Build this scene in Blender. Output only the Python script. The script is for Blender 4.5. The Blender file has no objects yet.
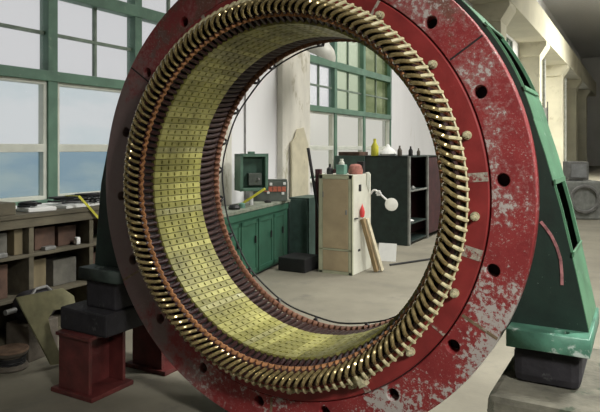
import bpy, bmesh, math, random
from mathutils import Vector, Matrix
random.seed(7)
PI = math.pi
col = bpy.context.scene.collection
ZC = 1.847                      # height of the machine's axis above the floor
CAM = Vector((2.305, -3.71, 2.15))

# ------------------------------------------------------------------ materials
def mat(name, c, rough=.6, metal=0.0, var=.25, vs=6.0, chips=None, cs=5.0, ct=.58, cw=.06, bump=.0, bs=40.0,
        coat=0.0, spec=.5, chips2=None, c2s=14.0, c2t=.6, stretch=None):
    m = bpy.data.materials.new(name); m.use_nodes = True
    nt = m.node_tree; N = nt.nodes; L = nt.links
    b = N['Principled BSDF']
    b.inputs['Roughness'].default_value = rough
    b.inputs['Metallic'].default_value = metal
    b.inputs['Coat Weight'].default_value = coat
    b.inputs['Specular IOR Level'].default_value = spec
    tc = N.new('ShaderNodeTexCoord'); mp = N.new('ShaderNodeMapping')
    L.new(tc.outputs['Object'], mp.inputs['Vector'])
    if stretch: mp.inputs['Scale'].default_value = stretch
    def noise(s, det=6, rg=.6):
        n = N.new('ShaderNodeTexNoise'); n.inputs['Scale'].default_value = s
        n.inputs['Detail'].default_value = det; n.inputs['Roughness'].default_value = rg
        L.new(mp.outputs[0], n.inputs['Vector']); return n
    def mix(f, a, bb):
        x = N.new('ShaderNodeMix'); x.data_type = 'RGBA'
        if isinstance(f, float): x.inputs[0].default_value = f
        else: L.new(f, x.inputs[0])
        for i, v in ((6, a), (7, bb)):
            if isinstance(v, tuple): x.inputs[i].default_value = (*v, 1)
            else: L.new(v, x.inputs[i])
        return x.outputs[2]
    n1 = noise(vs)
    lo = tuple(max(0, k*(1-var)) for k in c); hi = tuple(min(1, k*(1+var)) for k in c)
    r = N.new('ShaderNodeMapRange'); r.inputs[1].default_value = .3; r.inputs[2].default_value = .7
    L.new(n1.outputs[0], r.inputs[0])
    out = mix(r.outputs[0], lo, hi)
    for ch, s, t in ((chips, cs, ct), (chips2, c2s, c2t)):
        if ch:
            n2 = noise(s, 9, .72)
            r2 = N.new('ShaderNodeMapRange'); r2.inputs[1].default_value = t; r2.inputs[2].default_value = t+cw
            L.new(n2.outputs[0], r2.inputs[0])
            out = mix(r2.outputs[0], out, ch)
    L.new(out, b.inputs['Base Color'])
    if bump:
        n3 = noise(bs, 4)
        bp = N.new('ShaderNodeBump'); bp.inputs['Strength'].default_value = bump; bp.inputs['Distance'].default_value = .01
        L.new(n3.outputs[0], bp.inputs['Height']); L.new(bp.outputs[0], b.inputs['Normal'])
    return m

def glass(name, tint, alpha=.85, rough=.15, blotch=None, sc=1.5):
    m = bpy.data.materials.new(name); m.use_nodes = True
    nt = m.node_tree; N = nt.nodes; L = nt.links
    N.remove(N['Principled BSDF']); o = N['Material Output']
    tr = N.new('ShaderNodeBsdfTransparent'); tr.inputs[0].default_value = (*tint, 1)
    tl = N.new('ShaderNodeBsdfTranslucent'); tl.inputs[0].default_value = (*tint, 1)
    gl = N.new('ShaderNodeBsdfGlossy'); gl.inputs['Roughness'].default_value = rough
    if blotch:
        tc = N.new('ShaderNodeTexCoord'); mp = N.new('ShaderNodeMapping'); mp.inputs['Scale'].default_value = (1, .5, 1.6)
        n = N.new('ShaderNodeTexNoise'); n.inputs['Scale'].default_value = sc; n.inputs['Detail'].default_value = 4
        L.new(tc.outputs['Object'], mp.inputs[0]); L.new(mp.outputs[0], n.inputs['Vector'])
        r = N.new('ShaderNodeMapRange'); r.inputs[1].default_value = .38; r.inputs[2].default_value = .62; L.new(n.outputs[0], r.inputs[0])
        x = N.new('ShaderNodeMix'); x.data_type = 'RGBA'; x.inputs[6].default_value = (*tint, 1); x.inputs[7].default_value = (*blotch, 1)
        L.new(r.outputs[0], x.inputs[0]); L.new(x.outputs[2], tr.inputs[0])
    a = N.new('ShaderNodeMixShader'); a.inputs[0].default_value = alpha
    L.new(tl.outputs[0], a.inputs[1]); L.new(tr.outputs[0], a.inputs[2])
    g = N.new('ShaderNodeMixShader'); g.inputs[0].default_value = .04
    L.new(a.outputs[0], g.inputs[1]); L.new(gl.outputs[0], g.inputs[2]); L.new(g.outputs[0], o.inputs[0])
    return m

M = dict(
 ring=mat('clean_red_paint', (.225,.027,.026), .42, var=.25, vs=5, chips=(.20,.04,.03), cs=22, ct=.64, bump=.1),
 seam=mat('rusty_seam', (.17,.12,.07), .8, var=.4, vs=30, chips=(.34,.31,.25), cs=20, ct=.55),
 joint=mat('pale_flaked_joint', (.34,.31,.25), .8, var=.4, vs=40, bump=.4, bs=80, chips=(.22,.04,.035), cs=24, ct=.50),
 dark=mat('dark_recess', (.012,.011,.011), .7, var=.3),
 plate=mat('dark_green_paint', (.006,.021,.014), .65, var=.35, vs=5, chips=(.3,.36,.31), cs=48, ct=.675, cw=.02, bump=.12),
 shell=mat('green_paint', (.075,.19,.105), .45, var=.3, vs=4, chips=(.36,.42,.35), cs=14, ct=.62, bump=.1),
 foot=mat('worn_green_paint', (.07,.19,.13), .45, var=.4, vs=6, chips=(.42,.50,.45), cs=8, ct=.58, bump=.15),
 footdark=mat('blackish_green_paint', (.022,.034,.028), .6, var=.5, vs=7, chips=(.09,.10,.09), cs=9, ct=.62),  # darker green, used on the left foot only
 gold=mat('lacquered_coil_gold', (.33,.26,.12), .2, .6, var=.45, vs=22, coat=.4),
 tip=mat('cream_coil_tip', (.60,.55,.33), .5, var=.35, vs=30),
 maroon=mat('dark_coil_varnish', (.036,.014,.014), .35, var=.5, vs=18, coat=.1, spec=.4),
 rearmar=mat('brown_coil_varnish', (.026,.011,.009), .5, var=.5, vs=18, spec=.3),
 orange=mat('orange_lashing', (.34,.155,.06), .7, var=.5, vs=30, bump=.5, bs=90),
 brown=mat('brown_binding', (.17,.075,.04), .7, var=.4, vs=30, bump=.4),
 core=mat('olive_core', (.225,.215,.058), .42, var=.4, vs=5, chips=(.40,.38,.20), cs=16, ct=.66, bump=.15, bs=60),
 core2=mat('dusty_olive_core', (.26,.25,.10), .45, var=.35, vs=6, chips=(.42,.42,.28), cs=12, ct=.6),
 wedge=mat('olive_wedge', (.33,.315,.10), .38, var=.35, vs=6),
 slot=mat('core_gap', (.035,.032,.014), .8, var=.3),
 coreback=mat('core_back', (.055,.022,.02), .7, var=.4),
 brass=mat('pale_bolt', (.50,.47,.30), .45, .2, var=.4, vs=40),
 black=mat('black_rubber', (.012,.012,.013), .55, var=.4),
 timber=mat('black_timber', (.014,.013,.016), .75, var=.5, vs=8, chips=(.05,.05,.05), cs=10, ct=.6, bump=.4, bs=25),
 concrete=mat('mossy_concrete', (.13,.125,.095), .9, var=.45, vs=5, chips=(.06,.075,.05), cs=4, ct=.55, bump=.5, bs=30),
 stand=mat('oxide_red_steel', (.095,.020,.018), .5, var=.5, vs=6, chips=(.30,.2,.18), cs=20, ct=.68, bump=.15),
 floor=mat('concrete_floor', (.215,.20,.152), .7, var=.22, vs=.9, chips=(.165,.155,.125), cs=2.2, ct=.54, cw=.15,
           chips2=(.18,.17,.15), c2s=9, c2t=.66, bump=.15, bs=25),
 wall=mat('white_plaster', (.80,.80,.80), .9, var=.05, vs=1.2, chips=(.60,.58,.50), cs=1.6, ct=.60, cw=.12, bump=.1, stretch=(1,1,.25)),
 pil=mat('stained_white_plaster', (.68,.66,.58), .9, var=.12, vs=3, chips=(.44,.41,.30), cs=3.5, ct=.57, cw=.08, bump=.2, stretch=(1,1,.4)),
 pil2=mat('cream_board', (.56,.52,.38), .9, var=.15, vs=3, chips=(.36,.32,.22), cs=5, ct=.62),
 conc=mat('cream_concrete', (.66,.63,.49), .9, var=.12, vs=.6, chips=(.50,.47,.34), cs=.9, ct=.58, cw=.1),
 ceil=mat('grey_ceiling', (.62,.62,.62), .9, var=.06),
 wgreen=mat('window_green', (.105,.20,.14), .55, var=.25, vs=3, chips=(.20,.27,.20), cs=12, ct=.62),
 muntin=mat('muntin_grey_green', (.17,.22,.17), .6, var=.3),
 cream=mat('cream_sash', (.62,.64,.56), .6, var=.12, vs=4),
 wood=mat('old_shelf_wood', (.105,.092,.060), .8, var=.45, vs=5, bump=.3, stretch=(1,.3,1)),
 wood2=mat('pale_board', (.16,.13,.072), .8, var=.35, vs=6, stretch=(1,1,.2)),
 rust=mat('rusty_brown_board', (.085,.048,.032), .8, var=.5, vs=6),
 grey=mat('grey_metal', (.22,.22,.21), .5, .3, var=.3),
 greybox=mat('dusty_grey_carton', (.12,.115,.095), .8, var=.35),
 white=mat('white_enamel', (.72,.72,.70), .5, var=.1),
 olive=mat('olive_sheet', (.19,.18,.095), .6, var=.35, vs=5, bump=.1),
 bench=mat('bench_green', (.030,.105,.065), .5, var=.22, vs=3, chips=(.03,.09,.06), cs=9, ct=.64),
 benchtop=mat('bench_top', (.20,.22,.17), .7, var=.4, vs=8),
 boxgreen=mat('switch_box_green', (.075,.15,.105), .5, var=.25),
 boxdark=mat('switch_box_recess', (.028,.075,.05), .6, var=.3),
 tool=mat('dark_tool_case', (.07,.085,.07), .6, var=.4),
 redlab=mat('orange_red_strip', (.42,.11,.06), .6, var=.3, vs=30),
 yellow=mat('yellow_plastic', (.58,.55,.05), .5, var=.2),
 beige=mat('beige_panel', (.38,.30,.185), .6, var=.15, vs=3, chips=(.30,.25,.14), cs=9, ct=.66),
 cabf=mat('pale_green_cabinet', (.40,.41,.28), .55, var=.15, vs=4, chips=(.22,.21,.14), cs=14, ct=.68),
 cabs=mat('white_cabinet_side', (.58,.58,.49), .55, var=.1, vs=4, chips=(.38,.36,.25), cs=12, ct=.7),
 dcab=mat('black_green_cabinet', (.016,.030,.026), .5, var=.35),
 teal=mat('grey_teal_cabinet', (.045,.085,.07), .55, var=.3),
 dred=mat('dark_red_interior', (.060,.017,.020), .6, var=.4),
 edge=mat('worn_grey_edge', (.24,.25,.23), .5, var=.3),
 plank=mat('weathered_plank', (.23,.165,.085), .8, var=.45, vs=10, bump=.3, stretch=(1,1,.3)),
 plank2=mat('pale_plank', (.50,.45,.32), .8, var=.3, vs=9),
 redtag=mat('red_plastic', (.62,.05,.05), .5, var=.2),
 tealcan=mat('teal_can', (.13,.27,.21), .5, var=.25),
 pinkcloth=mat('faded_red_cloth', (.33,.14,.11), .9, var=.4, vs=14, bump=.4),
 lampw=mat('pale_lamp_shade', (.60,.60,.53), .5, var=.12),
 specks=mat('scraped_pink_paint', (.34,.15,.15), .7, var=.6, vs=18),
 drum=mat('grey_brown_drum', (.10,.085,.065), .7, var=.4, bump=.3),
 drumtop=mat('brown_drum_top', (.20,.13,.085), .8, var=.4, vs=10),
 paper=mat('white_paper', (.72,.73,.70), .8, var=.06),
 screen=mat('grey_screen', (.26,.27,.27), .4, var=.2),
 beam=mat('pale_beam', (.62,.59,.46), .9, var=.12, vs=.5),
)
def flange_material():
    m = bpy.data.materials.new('weathered_red_paint'); m.use_nodes = True
    nt = m.node_tree; N = nt.nodes; L = nt.links; b = N['Principled BSDF']; b.inputs['Roughness'].default_value = .55
    tc = N.new('ShaderNodeTexCoord')
    def noise(s, det, rg):
        n = N.new('ShaderNodeTexNoise'); n.inputs['Scale'].default_value = s; n.inputs['Detail'].default_value = det
        n.inputs['Roughness'].default_value = rg; L.new(tc.outputs['Object'], n.inputs['Vector']); return n.outputs[0]
    def rng(v, a, c, lo=0., hi=1.):
        r = N.new('ShaderNodeMapRange'); r.inputs[1].default_value = a; r.inputs[2].default_value = c
        r.inputs[3].default_value = lo; r.inputs[4].default_value = hi; L.new(v, r.inputs[0]); return r.outputs[0]
    def add(a, c, op='ADD'):
        x = N.new('ShaderNodeMath'); x.operation = op
        for i, v in enumerate((a, c)):
            if isinstance(v, float): x.inputs[i].default_value = v
            else: L.new(v, x.inputs[i])
        return x.outputs[0]
    def mix(f, a, c):
        x = N.new('ShaderNodeMix'); x.data_type = 'RGBA'; L.new(f, x.inputs[0])
        for i, v in ((6, a), (7, c)):
            if isinstance(v, tuple): x.inputs[i].default_value = (*v, 1)
            else: L.new(v, x.inputs[i])
        return x.outputs[2]
    sp = N.new('ShaderNodeSeparateXYZ'); L.new(tc.outputs['Object'], sp.inputs[0])
    big = noise(2.3, 3, .5); fine = noise(30, 9, .74); mid = noise(6, 8, .7)
    c = mix(rng(mid, .3, .7), (.19,.018,.020), (.29,.034,.034))
    # rubbed pinkish film, rust bloom near the top, bare grey flaking, grey-brown tone towards the left side
    c = mix(rng(add(fine, rng(big, .35, .65, -.16, .12)), .475, .59, 0, .7), c, (.30,.135,.125))
    rustm = rng(add(mid, rng(sp.outputs[2], .5, 1.6, -.16, .12)), .52, .62, 0, .8)
    c = mix(rustm, c, (.13,.062,.042))
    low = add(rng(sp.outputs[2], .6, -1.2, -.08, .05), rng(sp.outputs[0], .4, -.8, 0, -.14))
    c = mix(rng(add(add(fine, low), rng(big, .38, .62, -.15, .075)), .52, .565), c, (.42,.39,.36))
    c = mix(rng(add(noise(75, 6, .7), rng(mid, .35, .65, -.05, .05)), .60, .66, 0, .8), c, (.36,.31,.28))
    left_tone = rng(add(add(mid, rng(sp.outputs[0], -.2, -1.5, -.25, .22)), rng(sp.outputs[2], .45, 1.1, 0, -.22)), .42, .62, 0, .85)
    c = mix(left_tone, c, (.165,.135,.128))
    L.new(c, b.inputs['Base Color'])
    bp = N.new('ShaderNodeBump'); bp.inputs['Strength'].default_value = .3; bp.inputs['Distance'].default_value = .01
    L.new(fine, bp.inputs['Height']); L.new(bp.outputs[0], b.inputs['Normal'])
    return m
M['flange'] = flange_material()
GL_SKY = glass('clear_pane', (.98,.98,.98), .95)
GL_PALE = glass('pale_pane', (.97,.99,.99), .96, blotch=(.87,.94,.95), sc=.8)
GL_BLUE = glass('bluish_pane', (.58,.70,.76), .96, blotch=(.72,.80,.79), sc=1.6)  # blurred landscape reflections of the lower panes, put into the tint
GL_WARM = glass('milky_pane', (.97,.96,.90), .95)
GL_GREEN = glass('greenish_pane', (.80,.86,.72), .88)
GL_OLIVE = glass('olive_pane', (.42,.48,.30), .88, blotch=(.66,.70,.52), sc=1.5)

# ------------------------------------------------------------------ mesh helpers
class MB:
    def __init__(s): s.v = []; s.f = []; s.mi = []
    def add(s, vs, fs, m=0):
        o = len(s.v); s.v += [tuple(p) for p in vs]
        for f in fs: s.f.append([i+o for i in f]); s.mi.append(m)
        return s
    def box(s, x0, x1, y0, y1, z0, z1, m=0, T=None):
        vs = [Vector(p) for p in ((x0,y0,z0),(x1,y0,z0),(x1,y1,z0),(x0,y1,z0),(x0,y0,z1),(x1,y0,z1),(x1,y1,z1),(x0,y1,z1))]
        if T: vs = [T @ p for p in vs]
        return s.add(vs, [(0,3,2,1),(4,5,6,7),(0,1,5,4),(1,2,6,5),(2,3,7,6),(3,0,4,7)], m)
    def bar(s, p, q, w, t, m=0, up=(0,0,1)):
        p, q = Vector(p), Vector(q); d = (q-p).normalized(); u = Vector(up)
        if abs(d.dot(u)) > .98: u = Vector((1,0,0))
        sx = d.cross(u).normalized()*(w/2); sy = sx.cross(d).normalized()*(t/2)
        vs = [p-sx-sy, p+sx-sy, p+sx+sy, p-sx+sy, q-sx-sy, q+sx-sy, q+sx+sy, q-sx+sy]
        return s.add(vs, [(0,3,2,1),(4,5,6,7),(0,1,5,4),(1,2,6,5),(2,3,7,6),(3,0,4,7)], m)
    def tube(s, pts, r, n=8, m=0, cap=True, closed=False):
        pts = [Vector(p) for p in pts]; k = len(pts); rs = r if isinstance(r, (list, tuple)) else [r]*k
        prev = None; rings = []
        for i in range(k):
            if closed: t = pts[(i+1) % k]-pts[i-1]
            else: t = pts[min(i+1, k-1)]-pts[max(i-1, 0)]
            t.normalize()
            if prev is None:
                a = Vector((0,0,1)) if abs(t.z) < .9 else Vector((1,0,0)); u = t.cross(a).normalized()
            else:
                u = prev-t*prev.dot(t)
                u.normalize()
            prev = u; w = t.cross(u)
            rings.append([pts[i]+(u*math.cos(2*PI*j/n)+w*math.sin(2*PI*j/n))*rs[i] for j in range(n)])
        vs = [p for rg in rings for p in rg]; fs = []
        for i in range(k if closed else k-1):
            i2 = (i+1) % k
            for j in range(n):
                fs.append((i*n+j, i*n+(j+1) % n, i2*n+(j+1) % n, i2*n+j))
        if cap and not closed:
            fs.append(tuple(range(n-1, -1, -1))); fs.append(tuple((k-1)*n+j for j in range(n)))
        return s.add(vs, fs, m)
    def lathe(s, prof, n=32, m=0, T=None, closed=False):
        vs = []; fs = []; k = len(prof)
        for j in range(n):
            a = 2*PI*j/n
            for r, z in prof:
                p = Vector((r*math.cos(a), r*math.sin(a), z)); vs.append(T @ p if T else p)
        for j in range(n):
            j2 = (j+1) % n
            for i in range(k if closed else k-1):
                i2 = (i+1) % k
                fs.append((j*k+i, j2*k+i, j2*k+i2, j*k+i2))
        if not closed:
            if prof[0][0] > 1e-4: fs.append(tuple(j*k for j in range(n-1, -1, -1)))
            if prof[-1][0] > 1e-4: fs.append(tuple(j*k+k-1 for j in range(n)))
        return s.add(vs, fs, m)
    def cyl(s, p, q, r, n=16, m=0): return s.tube([p, q], r, n, m)
    def build(s, name, mats, parent=None, loc=(0,0,0), smooth=False, bevel=0, rot=None):
        me = bpy.data.meshes.new(name); me.from_pydata(s.v, [], s.f)
        mats = mats if isinstance(mats, (list, tuple)) else [mats]
        for m in mats: me.materials.append(m)
        for p, i in zip(me.polygons, s.mi): p.material_index = i
        bm = bmesh.new(); bm.from_mesh(me)
        bmesh.ops.remove_doubles(bm, verts=bm.verts, dist=1e-5)
        bmesh.ops.recalc_face_normals(bm, faces=bm.faces)
        if bevel:
            es = [e for e in bm.edges if e.is_manifold and e.calc_face_angle(0) > .6]
            try: bmesh.ops.bevel(bm, geom=es, offset=bevel, segments=2, affect='EDGES', profile=.6)
            except Exception: pass
        bm.to_mesh(me); bm.free()
        if smooth:
            me.polygons.foreach_set('use_smooth', [True]*len(me.polygons))
            me.set_sharp_from_angle(angle=.7)
        o = bpy.data.objects.new(name, me); col.objects.link(o); o.location = loc
        if rot: o.rotation_euler = rot
        if parent: o.parent = parent
        return o

def plate2d(name, outer, holes, t, material, parent=None, mtx=None, loc=(0,0,0), bevel=0.0):
    """outer and hole outlines in a plane, given thickness t; a solid plate with real holes"""
    cu = bpy.data.curves.new(name, 'CURVE'); cu.dimensions = '2D'; cu.fill_mode = 'BOTH'; cu.extrude = t/2
    cu.bevel_depth = bevel; cu.bevel_resolution = 1
    for lp in [outer]+holes:
        sp = cu.splines.new('POLY'); sp.points.add(len(lp)-1); sp.use_cyclic_u = True
        for p, q in zip(sp.points, lp): p.co = (q[0], q[1], 0, 1)
    tmp = bpy.data.objects.new('tmp', cu); col.objects.link(tmp)
    dg = bpy.context.evaluated_depsgraph_get(); dg.update()
    me = bpy.data.meshes.new_from_object(tmp.evaluated_get(dg)); bpy.data.objects.remove(tmp); bpy.data.curves.remove(cu)
    if mtx: me.transform(mtx)
    me.name = name; me.materials.clear(); me.materials.append(material)
    o = bpy.data.objects.new(name, me); col.objects.link(o); o.location = loc
    if parent: o.parent = parent
    return o
XZ = Matrix(((1,0,0,0),(0,0,-1,0),(0,1,0,0),(0,0,0,1)))        # plane XY -> XZ
YZ = Matrix(((0,0,1,0),(1,0,0,0),(0,1,0,0),(0,0,0,1)))         # plane XY -> YZ
def circ(r, n=128, cx=0, cy=0): return [(cx+r*math.cos(2*PI*i/n), cy+r*math.sin(2*PI*i/n)) for i in range(n)]
def rect(x0, x1, y0, y1): return [(x0,y0),(x1,y0),(x1,y1),(x0,y1)]

def tag(o, label, cat, group=None):
    o['label'] = label; o['category'] = cat
    if group: o['group'] = group
    return o
def thing(name, label, cat, loc=(0,0,0), rz=0, group=None):
    o = bpy.data.objects.new(name, None); col.objects.link(o); o.location = loc; o.rotation_euler = (0,0,rz)
    o.empty_display_size = .1
    return tag(o, label, cat, group)
def struct(o): o['kind'] = 'structure'; return o
def kid(o, parent, m=None):
    o.parent = parent; return o
def dup(o, parent=None):
    c = o.copy(); col.objects.link(c)
    if parent: c.parent = parent
    return c

# ================================================================== THE SETTING
WA = -4.1
struct(MB().box(-4.6, 14, -9, 80, -.3, 0).build('floor', M['floor']))
struct(MB().box(-4.6, 14, -9, 80, 13, 13.3).build('ceiling', M['ceil']))
W1 = [-.17, 1.29, 2.76, 4.23]; W2 = [7.81, 9.28, 11.0, 12.93]
Z0, ZM, ZT, ZB, ZTOP = 1.47, 2.15, 3.05, 4.15, 5.9
far = [(25.5, 31.8), (36.5, 42.8), (47.6, 54), (58.7, 65)]
holes = [rect(W1[0], W1[-1], Z0, ZTOP), rect(W2[0], W2[-1], Z0, ZTOP)]+[rect(a, b, 1.6, 8.2) for a, b in far]
struct(plate2d('wall_left', rect(-9, 80, 0, 13), holes, .3, M['wall'], mtx=YZ, loc=(WA-.15, 0, 0)))
struct(MB().box(-4.6, 14, 76, 76.3, 0, 13).build('wall_back', M['wall']))
rw = [(3.2, 10.2), (11.6, 18.6), (20, 27), (29, 36)]
struct(plate2d('wall_right', rect(-9, 76, 0, 13), [rect(a, b, 1.6, 9.5) for a, b in rw], .3, M['wall'], mtx=YZ, loc=(13.85, 0, 0)))
struct(MB().box(-4.6, 14, -9.3, -9, 0, 13).build('wall_front', M['wall']))
def make_window(name, ys, tints, lower=True):
    root = bpy.data.objects.new(name, None); col.objects.link(root); root.location = (WA-.12, (ys[0]+ys[-1])/2, Z0); struct(root)
    X, Yc = WA-.12, (ys[0]+ys[-1])/2
    def lc(b, x0, x1, y0, y1, z0, z1, m=0): b.box(x0-0, x1, y0-Yc, y1-Yc, z0-Z0, z1-Z0, m)
    f = MB()
    for i, y in enumerate(ys):
        w = .07 if 0 < i < len(ys)-1 else .055
        lc(f, -.07, .10, y-w, y+w, Z0, ZTOP)
    for z, h in ((Z0, .04), (ZT, .065), (ZB, .085), (ZTOP, .06)):
        lc(f, -.06, .11, ys[0], ys[-1], z-h, z+h)
    f.build('window_frame', M['wgreen'], root, bevel=.008)
    mu = MB(); sa = MB()
    for i in range(len(ys)-1):
        y0, y1 = ys[i]+.06, ys[i+1]-.06; ym = (y0+y1)/2
        for z0, z1 in ((ZT+.06, ZB-.08), (ZB+.08, ZTOP-.06)):
            lc(mu, -.02, .03, ym-.02, ym+.02, z0, z1)
            zm = (z0+z1)/2
            lc(mu, -.021, .031, y0, y1, zm-.02, zm+.02)
        for z0, z1 in ((Z0+.04, ZM), (ZM, ZT-.06)):
            lc(sa, -.03, .07, y0, y0+.06, z0, z1); lc(sa, -.03, .07, y1-.06, y1, z0, z1)
            lc(sa, -.03, .072, y0, y1, z0, z0+.05); lc(sa, -.03, .072, y0, y1, z1-.05, z1)
    mu.build('muntin_bars', M['muntin'], root)
    sa.build('sash', M['cream'], root, bevel=.006)
    for i in range(len(ys)-1):
        y0, y1 = ys[i]+.05, ys[i+1]-.05
        for (z0, z1), g in zip(((Z0+.04, ZM), (ZM, ZT-.05), (ZT+.05, ZTOP-.05)), tints[i]):
            b = MB(); lc(b, -.006, .0, y0, y1, z0, z1); b.build('pane', g, root)
    s = MB(); lc(s, -.1, .22, ys[0]-.1, ys[-1]+.1, Z0-.09, Z0-.04); s.build('window_sill', M['cream'], root, bevel=.01)
    for o in root.children: o.location = (0, 0, 0)
    return root
make_window('window_1', W1, [(GL_BLUE, GL_PALE, GL_SKY)]*3)
make_window('window_2', W2, [(GL_WARM, GL_WARM, GL_SKY), (GL_WARM, GL_WARM, GL_GREEN), (GL_WARM, GL_WARM, GL_OLIVE)])
for k, (a, b) in enumerate(far):
    root = bpy.data.objects.new('window_%d' % (k+3), None); col.objects.link(root); root.location = (WA-.1, a, 1.6); struct(root)
    f = MB(); n = 6
    for i in range(n+1):
        y = (b-a)*i/n; f.box(-.05, .06, y-.07, y+.07, 0, 6.6)
    for i in range(7):
        z = 6.6*i/6; f.box(-.04, .05, 0, b-a, z-.06, z+.06)
    f.build('window_frame', M['muntin'], root)
    MB().box(-.01, 0, 0, b-a, 0, 6.6).build('pane', GL_SKY, root)

for k, (a, b) in enumerate(rw):  # unseen windows added in the right wall for light and coil reflections
    root = bpy.data.objects.new('window_%d' % (k+7), None); col.objects.link(root); root.location = (13.85, a, 1.6); struct(root)
    f = MB()
    for i in range(6): f.box(-.06, .06, 7*i/5-.06, 7*i/5+.06, 0, 7.9)
    for i in range(7): f.box(-.05, .05, 0, 7, 7.9*i/6-.05, 7.9*i/6+.05)
    f.build('window_frame', M['wgreen'], root)
    MB().box(-.01, 0, 0, 7, 0, 7.9).build('pane', GL_SKY, root)

# deep concrete pilasters with corbels, and the crane beam they carry
def pilaster(n, y, w, px):
    b = MB(); b.box(WA, WA+px, y, y+w, 0, 8.3)
    prof = [(WA, 7.55), (WA+px, 7.55), (WA+px+.38, 8.15), (WA+px+.38, 8.35), (WA, 8.35)]
    vs = [(p[0], yy, p[1]) for yy in (y-.15, y+w+.15) for p in prof]
    b.add(vs, [(0,1,2,3,4), (9,8,7,6,5)]+[(i, (i+1) % 5, 5+(i+1) % 5, 5+i) for i in range(5)])
    struct(b.build('trim_%d' % n, M['conc']))
for n, y in enumerate((22.7, 33.8, 44.9, 56.0, 67.0)):
    pilaster(n+1, y, 1.2, 1.15)
struct(MB().box(WA, WA+1.55, 16, 76, 8.35, 9.9).build('trim_6', M['beam']))
# white plastered pilaster beside the middle window
b = MB(); b.box(WA, WA+.14, 6.55, 7.70, 0, 12.9); b.box(WA, WA+.18, 6.45, 7.78, 0, .4)
struct(b.build('trim_7', M['pil'], bevel=.02))
b = MB(); b.box(WA, WA+.10, 4.4, 4.9, 0, 12.9)
struct(b.build('trim_8', M['pil'], bevel=.02))

# ================================================================== THE MACHINE
st = thing('generator_stator', 'huge red ring-shaped generator stator with golden coil ends around its open bore', 'generator stator')
C0 = (0, 0, ZC)
# red outer flange with bolt holes
hp = [(1.582*math.cos(math.radians(4+20*k)), 1.582*math.sin(math.radians(4+20*k))) for k in range(18)]
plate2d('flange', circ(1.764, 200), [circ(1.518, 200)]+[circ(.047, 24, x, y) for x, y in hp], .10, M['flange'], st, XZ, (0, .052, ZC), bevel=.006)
hl = MB().lathe([(.05, .045), (.05, -.035), (.047, -.035), (.047, .040), (.0, .040)], 20, 0, Matrix.Rotation(-PI/2, 4, 'X')).build('hole_lining', M['dark'], st, (0,0,0))
for k, (x, y) in enumerate(hp):
    o = hl if k == 0 else dup(hl); o.location = (x, .052, ZC+y)
# clean red clamping ring
Ry = Matrix.Rotation(-PI/2, 4, 'X')            # lathe z -> +y
MB().lathe([(1.365,-.012), (1.372,-.02), (1.497,-.02), (1.504,-.012), (1.504,.09), (1.365,.09)], 200, 0, Ry, True).build('clamping_ring', M['ring'], st, C0, smooth=True)
MB().lathe([(1.498,.03), (1.53,.03), (1.53,.11), (1.498,.11)], 160, 0, Ry, True).build('joint_groove', M['dark'], st, C0)
def ringbox(b, th, r0, r1, w, y0, y1, m=0):
    T = Matrix.Rotation(-math.radians(th), 4, 'Y')
    b.box(r0, r1, y0, y1, -w/2, w/2, m, T)
for th, w in ((5,.055), (-13.5,.07), (-61.5,.045), (117,.03), (58,.02), (-35,.02), (160,.03), (-150,.03), (-105,.03)):
    b = MB(); ringbox(b, th, 1.385, 1.502, w, -.0225, -.0); b.build('segment_joint', M['joint'], st, C0)
for th in (34, -28.5, 88, 146, -92, -152):
    b = MB(); ringbox(b, th, 1.522, 1.762, .012 if th > 0 else .02, -.0055, .0); b.build('flange_seam', M['dark'] if th > 0 else M['seam'], st, C0)
# clamp bolts
nb = MB()
T = Matrix.Rotation(PI/2, 4, 'X')
nb.lathe([(.028,0),(.028,.010),(0,.010)], 16, 0, T); nb.lathe([(.023,.010),(.025,.042),(.020,.048),(0,.048)], 6, 0, T)
nb.lathe([(.012,.04),(.012,.07),(0,.072)], 10, 0, T)
b0 = None
for k in range(18):
    th = math.radians(15.5+20*k); p = (1.425*math.cos(th), -.018, ZC+1.425*math.sin(th))
    if b0 is None: b0 = nb.build('clamp_bolt', M['brass'], st, p); o = b0
    else: o = dup(b0); o.location = p
    o.rotation_euler = (0, -th+.4*k, 0)
# terminal bracket at the lower right
b = MB(); th = -60.2
ringbox(b, -62.2, 1.36, 1.41, .06, -.12, -.02); ringbox(b, -59.6, 1.37, 1.43, .045, -.15, -.02); ringbox(b, -61, 1.415, 1.455, .06, -.08, -.02); ringbox(b, -60.5, 1.385, 1.41, .14, -.10, -.06)
b.build('terminal_bracket', M['brass'], st, C0, bevel=.006)

# green frame: front plate, rear plate, shell, feet
def arc(r, a0, a1, n): return [(r*math.cos(math.radians(a0+(a1-a0)*i/n)), r*math.sin(math.radians(a0+(a1-a0)*i/n))) for i in range(n+1)]
right = [(1.58,-.80), (2.035,-.80), (2.03,-.74), (1.965,-.42), (1.885,-.06), (1.80,.26), (1.735,.47)]
def dens(pts, d=.05):
    o = []
    for p, q in zip(pts, pts[1:]):
        n = max(1, int(math.dist(p, q)/d))
        o += [(p[0]+(q[0]-p[0])*i/n, p[1]+(q[1]-p[1])*i/n) for i in range(n)]
    return o+[pts[-1]]
leftp = [(-1.75,.60), (-1.86,.32), (-1.95,-.02), (-1.99,-.35), (-2.03,-.74), (-2.03,-.80), (-1.58,-.80)]
prof = dens(right)+arc(1.80, 16, 90, 40)[0:]+[(-x, y) for x, y in arc(1.82, 22, 89, 34)][::-1]+dens(leftp)[1:]
bottom = arc(1.72, 213, 327, 60)[1:-1]
outline = prof+bottom
plate2d('frame_front_plate', outline, [circ(1.53, 160)], .03, M['plate'], st, XZ, (0, .125, ZC))
plate2d('frame_rear_plate', outline, [circ(1.42, 160)], .03, M['plate'], st, XZ, (0, .683, ZC))
ysec = [.112, .128, .58, .70]
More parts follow.
